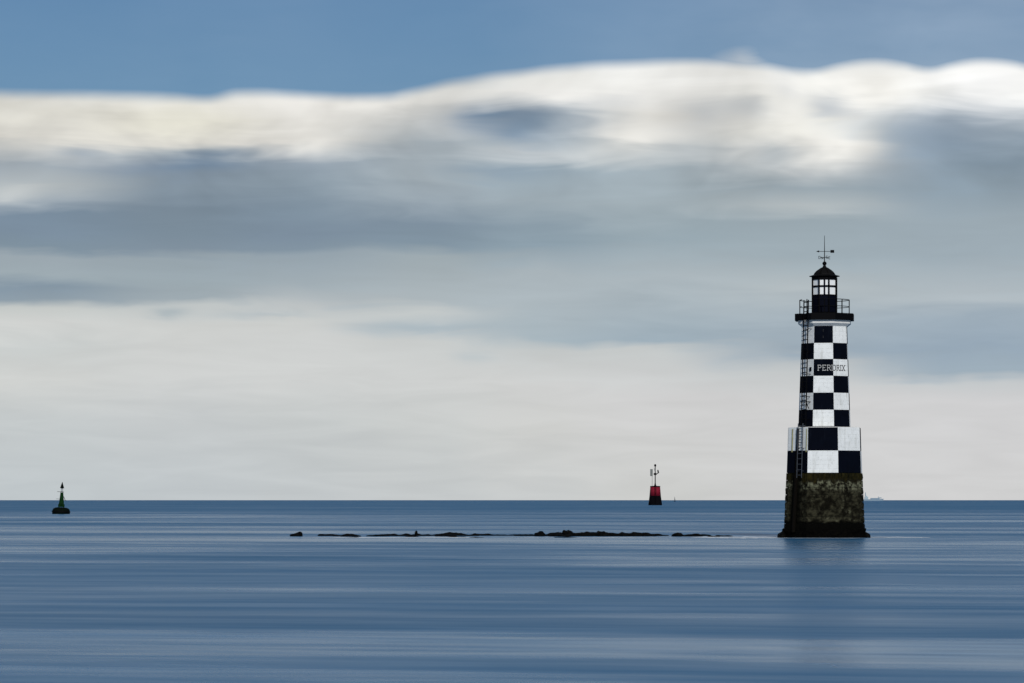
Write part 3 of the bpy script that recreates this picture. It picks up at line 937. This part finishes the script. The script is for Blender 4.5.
MB().box((-.25, 0, 3.96), (1.15, .5, .07)).build('lamp_platform', IRON, buoy)
MB().box((-.45, 0, 2.66), (1.0, .4, .06)).build('service_step', IRON, buoy)
MB().box((.52, 0, 2.75), (.06, .60, .85), Matrix.Rotation(R(-24), 3, 'Y')).build('solar_panel', NAVY, buoy)
MB().lathe([(.16, 4.0), (.19, 4.05), (.19, 4.5), (.15, 4.62)], 14).build('lamp', LAMPM, buoy)
MB().lathe([(.34, 4.60), (.37, 4.64), (.20, 5.15), (.03, 5.72)], 20).build('topmark_cone', DGREEN, buoy)
MB().lathe([(.57, 1.30), (.585, 1.45), (.565, 1.75), (.50, 1.78)], 4, off=0.0).build('name_band', GREEN, buoy)

# ------------------------------------------------------------------ red and black beacon turret
RD = CAM_H * FPX / 5.2
rs_ = RD / FPX
bea = thing('beacon_tower', (at(655.2, RD), RD, 0), 0)
tag(bea, 'squat tapered beacon, red above black, with a mast on top, far out on the sea', 'beacon')
REDM = simple_mat('red_paint', (0.19, 0.004, 0.018), 0.7, 0.4, .7, 0.25)
BBLK = simple_mat('black_masonry', (0.0022, 0.0022, 0.0035), 0.8, 0.5, .7, 0.04)
GREYP = simple_mat('pale_grey_panel', (0.16, 0.17, 0.16), 0.6, 0.15, 2, 0.3)
zp = lambda y: (505.2 - y) * rs_
MB().lathe([(7.0 * rs_, -1.5), (6.9 * rs_, zp(504.5)), (5.7 * rs_, zp(495.8))], 28).build('lower_wall', BBLK, bea, True)
MB().lathe([(5.72 * rs_, zp(495.8)), (4.95 * rs_, zp(486.9))], 28).build('upper_wall', REDM, bea, True)
MB().lathe([(5.05 * rs_, zp(486.95)), (5.1 * rs_, zp(486.7)), (5.05 * rs_, zp(486.0)), (1.0 * rs_, zp(485.8))], 28).build('cap', BBLK, bea)
lad = MB()
for s in (-.7, .7):
    lad.bar((s * rs_, -5.3 * rs_, zp(487)), (s * rs_, -7.1 * rs_, zp(504)), .09, 5)
for i in range(20):
    u = (i + .5) / 20
    lad.bar((-.7 * rs_, (-5.3 - 1.8 * u) * rs_, zp(487 + 17 * u)), (.7 * rs_, (-5.3 - 1.8 * u) * rs_, zp(487 + 17 * u)), .06, 5)
lad.build('ladder', BBLK, bea)
MB().lathe([(1.4 * rs_, zp(486.2)), (.8 * rs_, zp(484.6)), (.5 * rs_, zp(482.8)), (.45 * rs_, zp(466))], 12).build('mast', BBLK, bea)
MB().lathe([(0, zp(466.8)), (.8 * rs_, zp(466.4)), (1.15 * rs_, zp(465.4)), (.8 * rs_, zp(464.4)), (0, zp(464))], 14).build('topmark', BBLK, bea, True)
MB().lathe([(.4 * rs_, zp(475.3)), (1.5 * rs_, zp(474.6)), (1.7 * rs_, zp(473.6)), (.4 * rs_, zp(472.8))], 12).build('mast_platform', BBLK, bea)
mb = MB()
mb.bar((1.2 * rs_, 0, zp(474)), (3.2 * rs_, 0, zp(473.0)), .35 * rs_, 6)
mb.bar((3.2 * rs_, 0, zp(473.0)), (2.6 * rs_, 0, zp(469.8)), .8 * rs_, 6, .5 * rs_)
mb.build('lamp_arm', BBLK, bea)
mb = MB()
mb.box((-3.7 * rs_, .5, zp(472.6)), (2.5 * rs_, .5, 7.0 * rs_))
mb.build('panel', GREYP, bea)
MB().bar((-3.0 * rs_, .4, zp(486)), (-3.0 * rs_, .4, zp(472)), .22 * rs_, 6).build('panel_post', GREYP, bea)
MB().bar((-.3 * rs_, -.5, zp(471)), (-.6 * rs_, -.5, zp(468.4)), .45 * rs_, 6).build('horn', GREYP, bea)

# ------------------------------------------------------------------ far ship and sail on the horizon
SD = 9000.0
ss = SD / FPX
ship = thing('ship', (at(873.5, SD), SD, 0), 0)
tag(ship, 'cargo ship with a tall mast, faded pale blue-grey with haze on the horizon', 'ship')
SHIPM = simple_mat('haze_faded_hull', (0.22, 0.30, 0.37), 0.8, 0.08, .1, 0.1)  # distance haze is put into the hull colour
SHIPL = simple_mat('haze_faded_superstructure', (0.36, 0.45, 0.50), 0.8, 0.08, .1, 0.1)  # same haze fade mixed into this paler colour
hv = [(-10.5, 0, 2.0), (9.8, 0, 2.3), (8.8, 0, -1.2), (-10, 0, -1.2)]
vs = [(x * ss, -1.5 * ss * (0.25 if abs(x) > 9 else 1), z * ss) for x, _, z in hv] + [(x * ss, 1.5 * ss * (0.25 if abs(x) > 9 else 1), z * ss) for x, _, z in hv]
MB().add([(-10 * ss, -1.6 * ss, 1.6 * ss), (6 * ss, -1.6 * ss, 1.7 * ss), (10.2 * ss, 0, 2.3 * ss), (6 * ss, 1.6 * ss, 1.7 * ss), (-10 * ss, 1.6 * ss, 1.6 * ss),
          (-9.6 * ss, -1.4 * ss, -1.2 * ss), (5.6 * ss, -1.4 * ss, -1.2 * ss), (9.2 * ss, 0, -1.2 * ss), (5.6 * ss, 1.4 * ss, -1.2 * ss), (-9.6 * ss, 1.4 * ss, -1.2 * ss)],
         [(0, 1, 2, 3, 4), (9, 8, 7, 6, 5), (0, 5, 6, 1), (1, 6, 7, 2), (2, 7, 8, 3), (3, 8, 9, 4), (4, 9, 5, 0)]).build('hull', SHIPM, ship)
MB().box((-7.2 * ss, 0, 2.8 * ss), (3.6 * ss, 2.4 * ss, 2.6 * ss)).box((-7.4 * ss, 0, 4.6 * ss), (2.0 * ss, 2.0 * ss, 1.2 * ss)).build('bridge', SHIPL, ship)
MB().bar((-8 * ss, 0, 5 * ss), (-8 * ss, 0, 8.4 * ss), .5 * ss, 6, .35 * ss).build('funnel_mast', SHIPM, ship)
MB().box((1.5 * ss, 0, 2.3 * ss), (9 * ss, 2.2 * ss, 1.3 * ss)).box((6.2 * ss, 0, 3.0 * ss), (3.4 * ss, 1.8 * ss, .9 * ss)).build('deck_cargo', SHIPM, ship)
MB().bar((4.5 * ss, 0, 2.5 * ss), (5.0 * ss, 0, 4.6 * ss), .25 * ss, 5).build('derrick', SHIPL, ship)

VD = 5200.0
vs_ = VD / FPX
boat = thing('sailing_boat', (at(674.6, VD), VD, 0), 0.5)
tag(boat, 'tiny dark sailing boat on the horizon beside the red beacon', 'boat')
DSAIL = simple_mat('dark_blue_sail', (0.020, 0.032, 0.055), 0.8, 0.1, .1, 0.1)
MB().lathe([(.15 * vs_, -.4 * vs_), (.8 * vs_, -.1 * vs_), (.9 * vs_, .5 * vs_), (.2 * vs_, .55 * vs_)], 12).build('hull', DSAIL, boat)
MB().bar((0, 0, .3 * vs_), (0, 0, 4.9 * vs_), .16 * vs_, 6, .1 * vs_).build('mast', DSAIL, boat)
MB().add([(.08 * vs_, -.06 * vs_, .8 * vs_), (1.0 * vs_, -.06 * vs_, .8 * vs_), (.08 * vs_, -.06 * vs_, 4.4 * vs_), (.08 * vs_, .06 * vs_, .8 * vs_), (1.0 * vs_, .06 * vs_, .8 * vs_), (.08 * vs_, .06 * vs_, 4.4 * vs_)],
         [(0, 1, 2), (3, 5, 4), (0, 3, 4, 1), (1, 4, 5, 2), (2, 5, 3, 0)]).build('sail', DSAIL, boat)
